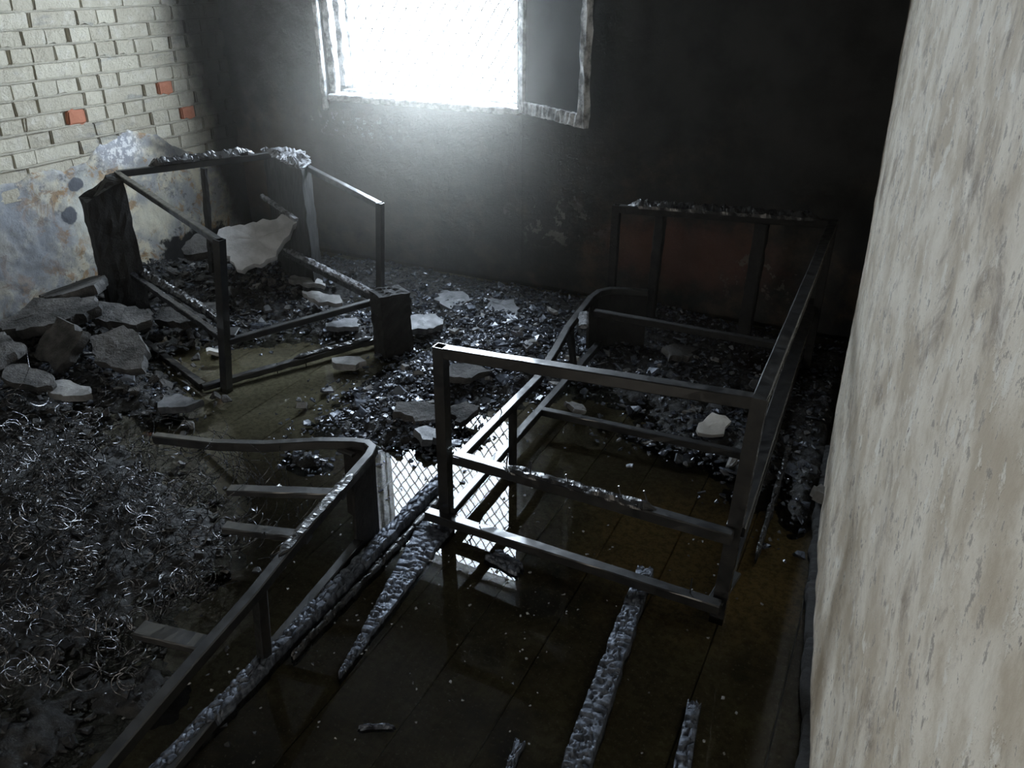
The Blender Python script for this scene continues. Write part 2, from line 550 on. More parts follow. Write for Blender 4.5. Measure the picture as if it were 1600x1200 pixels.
# near wall (grid, bowed, slightly out of plumb towards the far corner)
Yg, Zg = np.meshgrid(np.linspace(REAR, BACK + 0.02, 300), np.linspace(0, CEIL, 160))
Xg = wall_x(Yg) - 0.045 * Zg * np.clip((Yg - 2.0) / 1.9, 0, 1)
Xg = Xg + (fbm(Yg * 3, Zg * 3, 3) - 0.5) * 0.016 + (fbm(Yg * 14, Zg * 14, 9) - 0.5) * 0.006
wr = grid_mesh('wall_right', Xg[:, ::-1], Yg[:, ::-1], Zg[:, ::-1], 'plaster_right')
tag(wr, kind='structure')

# window wall with its opening (thick masonry)
D = 0.30
wb = boxes('wall_back', [(LEFT - 0.3, WX0, BACK, BACK + D, -0.1, CEIL), (WX1, 0.3, BACK, BACK + D, -0.1, CEIL),
                         (WX0, WX1, BACK, BACK + D, -0.1, WZ0), (WX0, WX1, BACK, BACK + D, WZ1, CEIL)], 'back')
tag(wb, kind='structure')
# blistered render over the window wall: an uneven skin left and right of, and under, the opening
def skin(name, x0, x1, z0, z1, seed):
    nx, nz = max(8, int((x1 - x0) * 45)), max(8, int((z1 - z0) * 45))
    A, B = np.meshgrid(np.linspace(x0, x1, nx), np.linspace(z0, z1, nz))
    hgt = (fbm(A * 4, B * 4, seed) - 0.35) * 0.03 + (fbm(A * 13, B * 13, seed + 5) > 0.55) * 0.006
    edge = np.minimum(np.minimum(A - x0, x1 - A), np.minimum(B - z0 + 0.03, z1 - B))
    hgt = np.clip(hgt, 0.001, 0.03) * np.clip(edge / 0.05, 0, 1)
    grid_mesh('render_coat', A, BACK - 0.0015 - hgt, B, 'back', wb)
skin('a', LEFT, WX0 - 0.01, 0, CEIL, 21)
skin('b', WX1 + 0.01, -0.06, 0, CEIL, 31)
skin('c', WX0 - 0.01, WX1 + 0.01, 0, WZ0 - 0.02, 41)

tag(boxes('ceiling', [(LEFT - 0.3, 0.4, REAR - 0.3, BACK + D, CEIL, CEIL + 0.1)], 'ceiling'), kind='structure')
tag(boxes('wall_rear', [(LEFT - 0.3, 0.4, REAR - 0.2, REAR, -0.1, CEIL)], 'rear'), kind='structure')

# brick wall
wl = boxes('wall_left', [(LEFT - 0.3, LEFT - 0.016, REAR - 0.2, BACK + D, -0.1, CEIL)], 'mortar')
tag(wl, kind='structure')
# mortar beds: rough squeezed strips between the courses
CH = 0.0755
Z0B = 0.60
def brick_mesh(L, seed):
    r = random.Random(seed)
    bm = bmesh.new()
    bmesh.ops.create_cube(bm, size=1.0)
    for v in bm.verts:
        v.co.x *= 0.05
        v.co.y *= L
        v.co.z *= 0.069
    bmesh.ops.subdivide_edges(bm, edges=[e for e in bm.edges if abs(e.verts[0].co.y - e.verts[1].co.y) > L * .5], cuts=2)
    for v in bm.verts:
        v.co += Vector((r.uniform(-.0015, .0015), r.uniform(-.005, .005), r.uniform(-.0035, .0035)))
    bmesh.ops.bevel(bm, geom=[e for e in bm.edges if e.calc_face_angle(0) > 0.9], offset=0.0055, segments=2, affect='EDGES')
    me = bpy.data.meshes.new('brick')
    bm.to_mesh(me)
    bm.free()
    me.polygons.foreach_set('use_smooth', [True] * len(me.polygons))
    me.set_sharp_from_angle(angle=math.radians(50))
    me.materials.append(MAT['brick'])
    return me
STR = [brick_mesh(0.245, i) for i in range(5)]
HDR = [brick_mesh(0.115, 50 + i) for i in range(5)]
REDS = [brick_mesh(0.100, 90 + i) for i in range(2)]
for m_ in REDS:
    m_.materials[0] = MAT['brick_red']
def mk_brick(me, y, zc, out=0.0, sy=1.0):
    b = bpy.data.objects.new('brick', me)
    COL.objects.link(b)
    b.parent = wl
    b.scale = (1, sy, 1)
    b.location = (LEFT - 0.022 + out, y, zc)
    b.rotation_euler = (random.uniform(-.012, .012), random.uniform(-.02, .02), random.uniform(-.015, .015))
red_at = [(2.812, 0.924), (3.40, 1.005), (3.53, 0.83)]
for ci in range(15):
    zc = Z0B + (ci + 0.5) * CH
    yy = 1.80 + (ci % 2) * 0.09 + random.uniform(-0.03, 0.03)
    nb = 0
    here = sorted(ry for ry, rz in red_at if abs(zc - rz) <= CH / 2)
    while yy < BACK - 0.05:
        long_ = (random.random() < (0.55 if ci % 2 else 0.28)) and yy + 0.245 < BACK
        L = 0.245 if long_ else 0.115
        gap_ = random.choice((0.001, 0.002, 0.004, 0.008, 0.015))
        if here and yy + L + gap_ > here[0] - 0.052:
            cut = here[0] - 0.052 - gap_ - yy        # cut brick up to the bare red one
            if cut > 0.03:
                mk_brick(random.choice(HDR), yy + cut / 2, zc, 0.0, cut / 0.115)
            mk_brick(random.choice(REDS), here[0], zc, 0.004)
            yy = here.pop(0) + 0.054
            continue
        mk_brick(random.choice(STR if long_ else HDR), yy + L / 2, zc, random.uniform(-0.005, 0.006))
        yy += L + gap_
    # mortar bed above the course
    n = 90
    ys = np.linspace(1.75, BACK, n)
    P, Q = np.meshgrid(ys, np.array([-0.5, -0.2, 0.2, 0.5]))
    amp = np.array([0.0, 1.0, 1.0, 0.0])[:, None]
    th = 0.012 + 0.012 * fbm(P * 9, P * 0 + ci, 77)
    xm = LEFT - 0.016 + amp * (0.016 + 0.009 * fbm(P * 22, Q * 2 + ci * 3, 5))
    zz = Z0B + (ci + 1) * CH + Q * th + 0.006 * (fbm(P * 6, P * 0 + ci * 7, 15) - 0.5)
    grid_mesh('mortar_bed', xm, P, zz, 'mortar', wl, smooth=True)

# ragged plaster left standing on the lower wall
ys = np.linspace(0.4, BACK, 260)
top = np.interp(ys, [0.4, 2.33, 2.5, 2.67, 2.81, 2.88, 3.06, 3.26, 3.46, 3.58, 3.9], [0.78, 0.71, 0.72, 0.71, 0.74, 0.80, 0.83, 0.80, 0.66, 0.60, 0.62])
top = top + (fbm(ys * 10, ys * 0, 3) - 0.5) * 0.06
fr_ = np.linspace(0, 1, 60)[:, None]
Pz = fr_ * top[None, :]
Py = np.repeat(ys[None, :], 60, 0)
Px = LEFT + 0.012 + (fbm(Py * 5, Pz * 5, 8) - 0.5) * 0.014 + (fbm(Py * 20, Pz * 20, 18) > 0.52) * 0.004
Px[-1] = LEFT - 0.02
Px[-2] = Px[-2] - 0.004
grid_mesh('plaster_coat', Px, Py, Pz, 'plaster_left', wl)

# burnt skirting along the near wall
ys = np.linspace(1.05, 2.75, 240)
prof_x = np.array([0.0, -0.022, -0.026, -0.024, 0.0])
prof_z = np.array([0.0, 0.0, 0.03, 0.055, 0.062])
crk = (vnoise(ys * 70, ys * 0, 4) < 0.28) * 0.006
Sx = wall_x(ys)[None, :] + 0.004 + prof_x[:, None] * (1 + (fbm(ys * 15, ys * 0, 2) - 0.5)[None, :] * 0.8) + (prof_z[:, None] > 0.02) * crk[None, :]
Sz = prof_z[:, None] * (0.75 + 0.5 * fbm(ys * 9, ys * 0, 6))[None, :]
grid_mesh('baseboard_right', Sx, np.repeat(ys[None, :], 5, 0), Sz, 'char_dry', smooth=False)['kind'] = 'structure'

# ------------------------------------------------------------------ window
win = empty('window_1', ((WX0 + WX1) / 2, BACK, WZ0))
tag(win, kind='structure')
def wbar(name, p0, p1, wd, ht, mat='frame_wood', rough=0.0025, upv=(0, 1, 0), seg=40):
    return bar(name, p0, p1, wd, ht, mat, win, 0.006, rough, seg, 0, upv)
# outer frame, layered scorched boards up the jamb
wbar('casing', (WX0 - 0.012, BACK - 0.012, WZ0 - 0.07), (WX0 - 0.012, BACK - 0.012, WZ1 + 0.05), 0.03, 0.03)
wbar('jamb_board', (WX0 + 0.02, BACK + 0.05, WZ0), (WX0 + 0.02, BACK + 0.05, WZ1), 0.05, 0.05, rough=0.004)
wbar('jamb_board', (WX0 + 0.025, BACK + 0.14, WZ0 + 0.05), (WX0 + 0.025, BACK + 0.14, WZ1), 0.06, 0.06, rough=0.006)
wbar('jamb_board', (WX0 + 0.02, BACK + 0.23, WZ0), (WX0 + 0.02, BACK + 0.23, WZ1), 0.05, 0.06, rough=0.003)
wbar('jamb_board', (WX1 - 0.015, BACK + 0.06, WZ0), (WX1 - 0.015, BACK + 0.06, WZ1), 0.04, 0.08)
wbar('head_board', (WX0, BACK + 0.22, WZ1 - 0.015), (WX1, BACK + 0.22, WZ1 - 0.015), 0.08, 0.03, upv=(0, 0, 1))
wbar('window_sill', (WX0 + 0.02, BACK + 0.05, WZ0 + 0.0), (WX1 + 0.0, BACK + 0.05, WZ0 + 0.0), 0.14, 0.035, 'frame_wood', 0.003, (0, 0, 1), 60)
wbar('window_sill', (WX0 + 0.0, BACK + 0.20, WZ0 + 0.012), (WX1 - 0.0, BACK + 0.20, WZ0 + 0.012), 0.16, 0.03, 'frame_wood', 0.002, (0, 0, 1), 60)
# casement swung back into the room
h0 = Vector((WX1 + 0.012, BACK - 0.02, 0))
sd = (Vector((-1.386, 3.589, 0)) - h0)
sl = sd.length
sd.normalize()
def cs(f, z):
    p = h0 + sd * f
    return (p.x, p.y, z)
nrm = Vector((-sd.y, sd.x, 0))
sash = empty('casement', (0, 0, 0))
sash.parent = win
sash.location = -win.location
def sbar(name, p0, p1, wd, ht, rough):
    b = bar(name, p0, p1, wd, ht, 'frame_wood', sash, 0.004, rough, 30, 0, nrm, world=False)
    return b
sbar('stile', cs(0.02, WZ0 + .0), cs(0.02, WZ1 - 0.03), 0.045, 0.035, 0.002)
sbar('stile', cs(sl - 0.02, WZ0 + .0), cs(sl - 0.02, WZ1 - 0.03), 0.045, 0.035, 0.005)
sbar('bottom_rail', cs(0.04, WZ0 + .03), cs(sl - 0.03, WZ0 + 0.03), 0.06, 0.035, 0.004)
sbar('top_rail', cs(0.04, WZ1 - .06), cs(sl - 0.03, WZ1 - 0.06), 0.06, 0.035, 0.004)
a, b = Vector(cs(0.04, WZ0 + 0.055)), Vector(cs(sl - 0.04, WZ1 - 0.09))
g = nrm * 0.002
mesh_obj('pane', [Vector((p.x, p.y, z)) + q for q in (-g, g) for p, z in ((a, a.z), (b, a.z), (b, b.z), (a, b.z))],
         [(0, 1, 2, 3), (7, 6, 5, 4), (0, 4, 5, 1), (1, 5, 6, 2), (2, 6, 7, 3), (3, 7, 4, 0)], 'glass', sash)
# woven wire guard outside the opening
vs, fs = [], []
def addtube(pts, r, sides=4):
    v, f = tube_path(pts, r, sides)
    k = len(vs)
    vs.extend(v)
    fs.extend([tuple(i + k for i in q) for q in f])
gy = BACK + 0.265
slope = 1.45
cell = 0.08
W_, H_ = WX1 - WX0, WZ1 - WZ0
for sgn in (1, -1):
    kmin, kmax = -int(H_ / slope / cell) - 2, int(W_ / cell) + int(H_ / slope / cell) + 2
    for i in range(kmin, kmax):
        x_at0 = i * cell
        pts = []
        for s_ in np.linspace(0, H_, 22):
            xx = x_at0 + sgn * s_ / slope + 0.006 * math.sin(s_ * 45 + i)
            if 0.0 <= xx <= W_:
                pts.append((WX0 + xx, gy + 0.003 * sgn * math.sin(s_ * 50), WZ0 + s_))
        if len(pts) > 1:
            addtube([local(win, p) for p in pts], 0.0045)
mesh_obj('wire_guard', vs, fs, 'mesh_wire', win)
for xx in (WX0 + 0.025, WX1 - 0.02):
    bar('guard_frame', (xx, gy, WZ0), (xx, gy, WZ1), 0.02, 0.02, 'mesh_wire', win)

# ================================================================== THE DEBRIS BED
# heaps: x, y, spread x, spread y, height
HEAPS = [(-1.72, 2.32, .20, .26, .075), (-1.46, 2.22, .17, .12, .065), (-1.58, 2.75, .26, .30, .085), (-1.38, 3.05, .26, .30, .07), (-1.85, 3.25, .38, .28, .09),
         (-1.75, 1.86, .09, .05, .055), (-0.75, 3.12, .36, .30, .085), (-0.50, 2.75, .20, .16, .06), (-0.62, 2.55, .22, .10, .03), (-0.28, 2.55, .10, .28, .06), (-0.09, 2.48, .05, .24, .075), (-0.12, 3.1, .12, .4, .08),
         (-2.6, 3.55, .7, .24, .11), (-1.0, 3.65, .7, .18, .11), (-3.25, 3.05, .38, .34, .15), (-2.62, 2.92, .24, .18, .075), (-2.85, 2.62, .26, .14, .06), (-2.28, 2.95, .14, .14, .05),
         (-3.45, 2.20, .32, .30, .16), (-3.0, 1.98, .34, .17, .10), (-3.25, 1.55, .40, .22, .10), (-2.56, 1.93, .14, .09, .055), (-3.8, 2.75, .14, .42, .15),
         (-2.35, 1.35, .42, .30, .09), (-2.05, 0.9, .46, .32, .075), (-1.78, 1.30, .16, .16, .045), (-1.42, 0.83, .10, .08, .045), (-1.55, 0.62, .12, .10, .05), (-1.72, 0.50, .16, .10, .06)]
HP = np.array(HEAPS)
def heap_h(x, y):
    x = np.asarray(x, float)
    y = np.asarray(y, float)
    h = np.full(x.shape, -0.028)
    for a, b, c, d, e in HEAPS:
        h = h + e * np.exp(-((x - a) / c) ** 2 * 0.8 - ((y - b) / d) ** 2 * 0.8)
    wet = np.clip((h + 0.028) / 0.05, 0, 1)
    h = h + wet * ((fbm(x * 9, y * 9, 51) - 0.5) * 0.05 + (fbm(x * 30, y * 30, 61) - 0.5) * 0.035)
    return h
GX, GY = np.meshgrid(np.linspace(LEFT, -0.02, 520), np.linspace(0.25, BACK, 500))
GZ = heap_h(GX, GY)
zq = np.maximum.reduce([GZ[:-1, :-1], GZ[1:, :-1], GZ[:-1, 1:], GZ[1:, 1:]])
ash = grid_mesh('ash_debris', GX, GY, GZ, 'ash', keep=(zq > -0.004) & (GX[:-1, :-1] > LEFT + 0.03) & (GX[1:, 1:] < wall_x(GY[1:, 1:]) - 0.012) & (GY[1:, 1:] < BACK - 0.035))
tag(ash, 'wet black ash and burnt litter heaped over the floor', 'debris', kind='stuff')

def chip_vf(r, n, thick, warp=0.12, size=1.0):
    """irregular broken flake: n-gon slab with uneven rim"""
    ang = sorted(r.uniform(0, 2 * math.pi) * 0.35 + 2 * math.pi * i / n for i in range(n))
    ring = [(math.cos(q) * r.uniform(.6, 1.05), math.sin(q) * r.uniform(.55, 1.0)) for q in ang]
    vs = [(x, y, r.uniform(-warp, warp)) for x, y in ring]
    vs = [(x, y, z - thick / 2) for x, y, z in vs] + [(x * r.uniform(.82, .97), y * r.uniform(.82, .97), z + thick / 2) for x, y, z in vs]
    vs += [(r.uniform(-.15, .15), r.uniform(-.15, .15), thick / 2 + r.uniform(0, warp))]
    fs = [tuple(reversed(range(n)))]
    fs += [(i, (i + 1) % n, n + (i + 1) % n, n + i) for i in range(n)]
    fs += [(n + i, n + (i + 1) % n, 2 * n) for i in range(n)]
    return [tuple(q * size for q in v) for v in vs], fs

def sample_heaps(n, idx=None, spread=1.0):
    """random points on chosen heaps, weighted by heap size"""
    H = HP if idx is None else HP[idx]
    wgt = H[:, 2] * H[:, 3]
    pick = rng.choice(len(H), n, p=wgt / wgt.sum())
    x = H[pick, 0] + rng.normal(0, 0.72, n) * H[pick, 2] * spread
    y = H[pick, 1] + rng.normal(0, 0.72, n) * H[pick, 3] * spread
    ok = (x > LEFT + 0.04) & (y < BACK - 0.05) & (y > 0.3) & (x < wall_x(y) - 0.04)
    return x[ok], y[ok]

def scatter_stuff(name, n, s0, s1, mat, label, idx=None, spread=1.0, lift=0.004, pts=None, tilt=0.7, zoff=0.0):
    x, y = sample_heaps(n, idx, spread) if pts is None else pts
    r = random.Random(hash(name) % 999 if False else len(name) * 13 + n)
    protos = [chip_vf(r, r.choice((5, 6, 6, 7)), r.uniform(.12, .45), r.uniform(.05, .25)) for _ in range(14)]
    allv, allf, off = [], [], 0
    z = heap_h(x, y)
    z = np.maximum(z, WATER - 0.002) + lift
    for i in range(len(x)):
        v, f = protos[r.randrange(14)]
        s = s0 * (s1 / s0) ** (r.random() ** 1.7)
        m = Matrix.Rotation(r.uniform(0, 6.3), 3, 'Z') @ Matrix.Rotation(r.gauss(0, tilt), 3, 'X') @ Matrix.Rotation(r.gauss(0, tilt), 3, 'Y')
        A = np.array(v) @ np.array(m).T * s + (x[i], y[i], z[i] + zoff + s * 0.15)
        allv.append(A)
        allf += [tuple(q + off for q in ff) for ff in f]
        off += len(v)
    o = mesh_obj(name, np.concatenate(allv), allf, mat)
    tag(o, label, 'debris', kind='stuff')
    return o

CENTRAL = [0, 1, 2, 3, 4, 5]
scatter_stuff('charcoal_rubble', 6500, 0.005, 0.020, 'flake', 'small wet charcoal crumbs glinting in the heap between the frames', CENTRAL, 1.0, tilt=0.32)
scatter_stuff('burnt_rubble', 7000, 0.005, 0.022, 'flake', 'small burnt crumbs scattered over the other heaps of debris', [6, 7, 8, 9, 10, 11, 12, 13, 14, 15, 16, 17, 18, 19, 20, 21, 22], 1.0, tilt=0.32)
scatter_stuff('mattress_debris', 900, 0.006, 0.028, 'char', 'burnt stuffing crumbs lying under the loose bed springs', [23, 24, 25, 26, 27, 28], 1.0, tilt=0.32)
scatter_stuff('plaster_rubble', 1500, 0.006, 0.020, 'chunk_wet', 'small grey plaster crumbs mixed into the heaps of debris', list(range(22)), 1.0, tilt=0.5)
fx = np.concatenate([rng.uniform(-1.9, -0.1, 170), rng.normal(-0.95, 0.25, 90)])
fy = np.concatenate([rng.uniform(0.7, 2.1, 170), rng.normal(1.55, 0.25, 90)])
keep = fx < wall_x(fy) - 0.05
scatter_stuff('floating_debris', 1, 0.003, 0.008, 'chunk', 'pale specks and charcoal bits floating on the dark water', pts=(fx[keep], fy[keep]), tilt=0.2)

qx, qy = sample_heaps(1500, [14, 18, 18, 19, 20, 22], 1.1)
scatter_stuff('dusty_rubble', 1, 0.010, 0.042, 'chunk_dark', 'broken dusty crumbs of plaster piled along the brick wall', pts=(qx, qy), tilt=0.5, lift=0.012)

# ------------------------------------------------------------------ flakes one can pick out
FL = []
for i in range(10):
    r = random.Random(300 + i)
    v, f = chip_vf(r, r.choice((5, 6, 7, 8)), r.uniform(.10, .32), r.uniform(.05, .18))
    me = bpy.data.meshes.new('charcoal_flake')
    me.from_pydata(v, [], f)
    me.materials.append(MAT['flake'])
    FL.append(me)
PL = []
for i in range(8):
    r = random.Random(400 + i)
    v, f = chip_vf(r, r.choice((5, 6, 7)), r.uniform(.25, .5), r.uniform(.05, .15))
    me = bpy.data.meshes.new('plaster_lump')
    me.from_pydata(v, [], f)
    me.materials.append(MAT['chunk_wet' if i % 3 else 'chunk'])
    PL.append(me)
def place_flakes(name, meshes, n, idx, s0, s1, label, cat, group, tilt=0.35):
    x, y = sample_heaps(n, idx, 0.95)
    for a_, b_ in zip(x, y):
        h = float(heap_h(np.array([a_]), np.array([b_]))[0])
        s = random.uniform(s0, s1)
        o = bpy.data.objects.new(name, random.choice(meshes))
        COL.objects.link(o)
        o.location = (a_, b_, max(h, WATER - 0.004) + s * 0.12)
        o.rotation_euler = (random.gauss(0, tilt), random.gauss(0, tilt), random.uniform(0, 6.3))
        o.scale = (s, s * random.uniform(.7, 1.1), s * random.uniform(.6, 1.2))
        tag(o, label, cat, group)
place_flakes('charcoal_flake', FL, 150, CENTRAL, 0.022, 0.05, 'thin wet charcoal flake in the heap beyond the bent bed rail', 'charcoal', 'charcoal flakes in the middle heap')
place_flakes('charcoal_flake', FL, 70, [6, 7, 8, 9, 10, 11], 0.02, 0.045, 'thin charcoal flake lying inside or behind the long steel sofa frame', 'charcoal', 'charcoal flakes by the long sofa frame')
place_flakes('charcoal_flake', FL, 70, [14, 15, 16, 17], 0.02, 0.045, 'thin charcoal flake lying inside the burnt armchair frame', 'charcoal', 'charcoal flakes inside the armchair frame')
place_flakes('plaster_lump', PL, 60, [0, 2, 3, 4], 0.022, 0.045, 'small grey plaster lump in the heap beyond the bent bed rail', 'plaster', 'plaster lumps in the middle heap')
place_flakes('plaster_lump', PL, 60, [14, 15, 16, 18, 19], 0.025, 0.05, 'small grey plaster lump fallen along the brick wall', 'plaster', 'plaster lumps along the brick wall')
place_flakes('plaster_lump', PL, 30, [6, 7, 8, 9], 0.02, 0.04, 'small grey plaster lump inside or behind the long steel sofa frame', 'plaster', 'plaster lumps by the long sofa frame')

# ------------------------------------------------------------------ large fallen slabs
def slab(name, c, outline, thick, tilt, rz, mat, label, seed=1, lumps=0.012):
    """broken plaster slab: ragged outline (list of x,y), real thickness, rough faces"""
    r = random.Random(seed)
    # densify and roughen the outline
    pts = []
    n = len(outline)
    for i in range(n):
        a_, b_ = Vector(outline[i]), Vector(outline[(i + 1) % n])
        m = max(2, int((b_ - a_).length / 0.025))
        for j in range(m):
            p = a_.lerp(b_, j / m)
            pts.append(p + Vector((r.uniform(-1, 1), r.uniform(-1, 1))) * 0.011)
    cen = sum(pts, Vector((0, 0))) / len(pts)
    rings = [(0.96, -thick / 2), (1.01, thick * 0.1), (0.985, thick / 2), (0.8, thick / 2), (0.55, thick / 2), (0.28, thick / 2)]
    m = len(pts)
    vs, fs = [], []
    for s_, z_ in rings:
        for p in pts:
            q = cen + (p - cen) * s_
            jit = r.uniform(-1, 1) * lumps * (0.12 if z_ == thick / 2 else 0.2)
            vs.append((q.x, q.y, z_ + jit))
    for i in range(len(rings) - 1):
        for k in range(m):
            k2 = (k + 1) % m
            fs.append((i * m + k, i * m + k2, (i + 1) * m + k2, (i + 1) * m + k))
    vs.append((cen.x, cen.y, thick / 2))
    L_ = (len(rings) - 1) * m
    fs += [(L_ + k, L_ + (k + 1) % m, len(vs) - 1) for k in range(m)]
    fs.append(tuple(reversed(range(m))))
    o = mesh_obj(name, vs, fs, mat, None, True)
    o.data.set_sharp_from_angle(angle=math.radians(32))
    o.location = c
    o.rotation_euler = (tilt[0], tilt[1], rz)
    tag(o, label, 'plaster')
    return o
def ragged(rx, ry, seed, n=7):
    r = random.Random(seed)
    return [(rx * math.cos(2 * math.pi * i / n + r.uniform(-.38, .38)) * r.uniform(.62, 1.1), ry * math.sin(2 * math.pi * i / n + r.uniform(-.38, .38)) * r.uniform(.62, 1.1)) for i in range(n)]

SL = [  # centre, half sizes, thickness, tilt, rz, material, label
    ((-1.97, 3.31, 0.085), (.15, .12), .035, (.12, -.08), .3, 'chunk_wet', 'larger blue-grey plaster slab on the heap under the window'),
    ((-1.70, 3.36, 0.08), (.13, .09), .03, (.1, .05), -.2, 'chunk_wet', 'smaller pale grey plaster slab on the heap under the window'),
    ((-1.96, 2.98, 0.085), (.14, .10), .03, (.15, .1), .5, 'chunk_wet', 'grey plaster slab beside the charred block of the armchair'),
    ((-1.53, 2.25, 0.085), (.105, .08), .04, (.2, .15), .6, 'chunk_dark', 'dark thick plaster slab at the water edge of the middle heap'),
    ((-1.385, 2.15, 0.06), (.065, .06), .03, (-.1, .2), .1, 'chunk_wet', 'squarish grey plaster piece half over the bright water reflection'),
    ((-1.36, 2.34, 0.07), (.08, .05), .03, (.2, -.2), 1.1, 'chunk_dark', 'narrow dark plaster piece behind the near sofa post'),
    ((-1.50, 2.60, 0.10), (.12, .09), .03, (.1, .2), .9, 'chunk_dark', 'flat dark plaster sheet seen over the sofa top rail'),
    ((-2.06, 2.55, 0.045), (.085, .05), .03, (.0, .1), .8, 'chunk', 'long grey plaster shard by the pool at the armchair front'),
    ((-3.06, 1.93, 0.20), (.16, .12), .045, (.85, -.15), .15, 'chunk_dark', 'dark slab standing on edge in the rubble by the wall'),
    ((-2.82, 2.02, 0.16), (.22, .14), .045, (.45, .12), -.1, 'chunk_dark', 'broad smooth slab leaning in the rubble before the armchair'),
    ((-3.32, 2.05, 0.22), (.28, .17), .05, (.2, -.1), .4, 'chunk_dark', 'large dark slab bedded in the rubble along the brick wall'),
    ((-3.45, 2.32, 0.24), (.26, .15), .05, (.15, -.25), -.3, 'chunk_dark', 'dusty slab at the foot of the scorched plaster'),
    ((-3.10, 2.25, 0.19), (.2, .11), .04, (.2, .1), .2, 'chunk_dark', 'grey dusty slab beside the charred armchair corner'),
    ((-2.82, 1.74, 0.115), (.11, .06), .03, (.15, .05), .2, 'chunk', 'pale crumpled plaster lump at the edge of the springs'),
    ((-2.42, 1.91, 0.07), (.10, .06), .03, (.1, -.1), .4, 'chunk_wet', 'bluish plaster sheet at the front corner of the armchair frame'),
    ((-3.28, 1.72, 0.20), (.22, .11), .04, (.15, .0), -.2, 'chunk_dark', 'long grey slab between the springs and the wall rubble'),
    ((-2.98, 1.68, 0.15), (.2, .07), .03, (.1, .1), .1, 'chunk_dark', 'low dark slab just behind the springs'),
    ((-2.94, 2.50, 0.13), (.19, .13), .04, (.25, -.15), .3, 'chunk_dark', 'brownish slab tilted under the armchair seat rail'),
    ((-2.33, 2.86, 0.06), (.10, .07), .025, (.05, .05), .5, 'chunk_wet', 'flat grey tile of plaster behind the armchair bottom rail'),
    ((-3.40, 3.05, 0.25), (.14, .10), .05, (.5, .1), .2, 'chunk_dark', 'grey rounded plaster lump on the ash inside the armchair'),
    ((-2.74, 3.10, 0.14), (.15, .05), .025, (.1, .2), .5, 'chunk', 'long pale plaster sliver under the armchair side rail'),
    ((-2.52, 2.98, 0.12), (.15, .05), .025, (.15, .1), .3, 'chunk', 'pale broken strip next to the armchair seat front'),
    ((-0.46, 2.66, 0.075), (.075, .045), .02, (.25, -.3), 1.1, 'chunk_white', 'clean whitish plaster shard inside the long sofa frame'),
    ((-0.74, 3.16, 0.12), (.12, .08), .03, (.2, .2), .9, 'chunk_dark', 'dim grey slab on the ash deep inside the sofa frame'),
    ((-1.00, 2.62, 0.045), (.05, .03), .02, (.1, .3), .7, 'chunk', 'small pale plaster scrap by the sofa inner rail'),
    ((-2.66, 2.36, 0.06), (.05, .025), .02, (.1, .1), .4, 'chunk_white', 'small white plaster scrap by the armchair bottom rail'),
    ((-3.55, 1.85, 0.16), (.22, .14), .04, (.1, -.1), .6, 'chunk_dark', 'grey flat slab lying against the plastered wall foot'),
    ((-0.03, 2.36, 0.09), (.05, .035), .04, (.1, .2), .3, 'chunk', 'reddish-grey brick fragment against the flaking wall'),
]
for i, (c_, (rx, ry), th, tl, rz, mt, lb) in enumerate(SL):
    slab('plaster_slab', c_, ragged(rx, ry, 70 + i), th, tl, rz, mt, lb, 70 + i)
# the pale slab that fell into the armchair and rests on its side rail
slab('plaster_slab', (-2.93, 2.99, 0.335), [(-.20, .10), (-.05, .135), (.06, .15), (.185, .185), (.205, .12), (.14, .03), (.10, -.07), (-.02, -.12), (-.07, -.15), (-.13, -.09), (-.19, -.01)],
     0.045, (0.72, -0.02), math.radians(33), 'chunk_pale', 'big light grey plaster slab leaning inside the burnt armchair', 5, 0.02)

# ================================================================== LONG SOFA FRAME
T = 0.034
sofa = empty('sofa_frame', (-0.66, 2.6, 0))
tag(sofa, 'long bare steel sofa frame standing in water along the flaking wall', 'sofa frame')
NL, NR = V(-1.095, 1.755, 0), V(-0.225, 1.745, 0)
TLs, TRs = V(-1.092, 1.758, .655), V(-0.208, 1.772, .695)
FLs, FRs = V(-1.147, 3.40, .665), V(-0.235, 3.47, .69)
hollow_post('post', (NL.x, NL.y, 0.0), TLs, T, 'steel', sofa)
hollow_post('post', (NR.x, NR.y, 0.0), TRs, T * 1.1, 'steel', sofa)
bar('arm_rail', TLs + V(.017, 0, -.017), TRs + V(-.017, 0, -.017), T, T, 'steel', sofa, 0.003, 0.0006, 14)
bar('back_rail', TRs + V(0, -.018, -.016), FRs + V(0, 0, -.016), T * 1.1, T, 'steel', sofa, 0.003, 0.0006, 24)
low_near = bar('bottom_rail', (-1.15, 1.73, 0.068), (-0.215, 1.70, 0.085), T, 0.032, 'steel', sofa, 0.003, 0.0008, 20)
near_rail = bar('seat_rail', (-1.06, 1.765, 0.285), (-0.215, 1.715, 0.31), T, T, 'steel', sofa, 0.003, 0.0006, 16)
bar('corner_plate', (-0.235, 1.72, 0.075), (-0.215, 1.86, 0.085), 0.045, 0.012, 'steel', sofa)
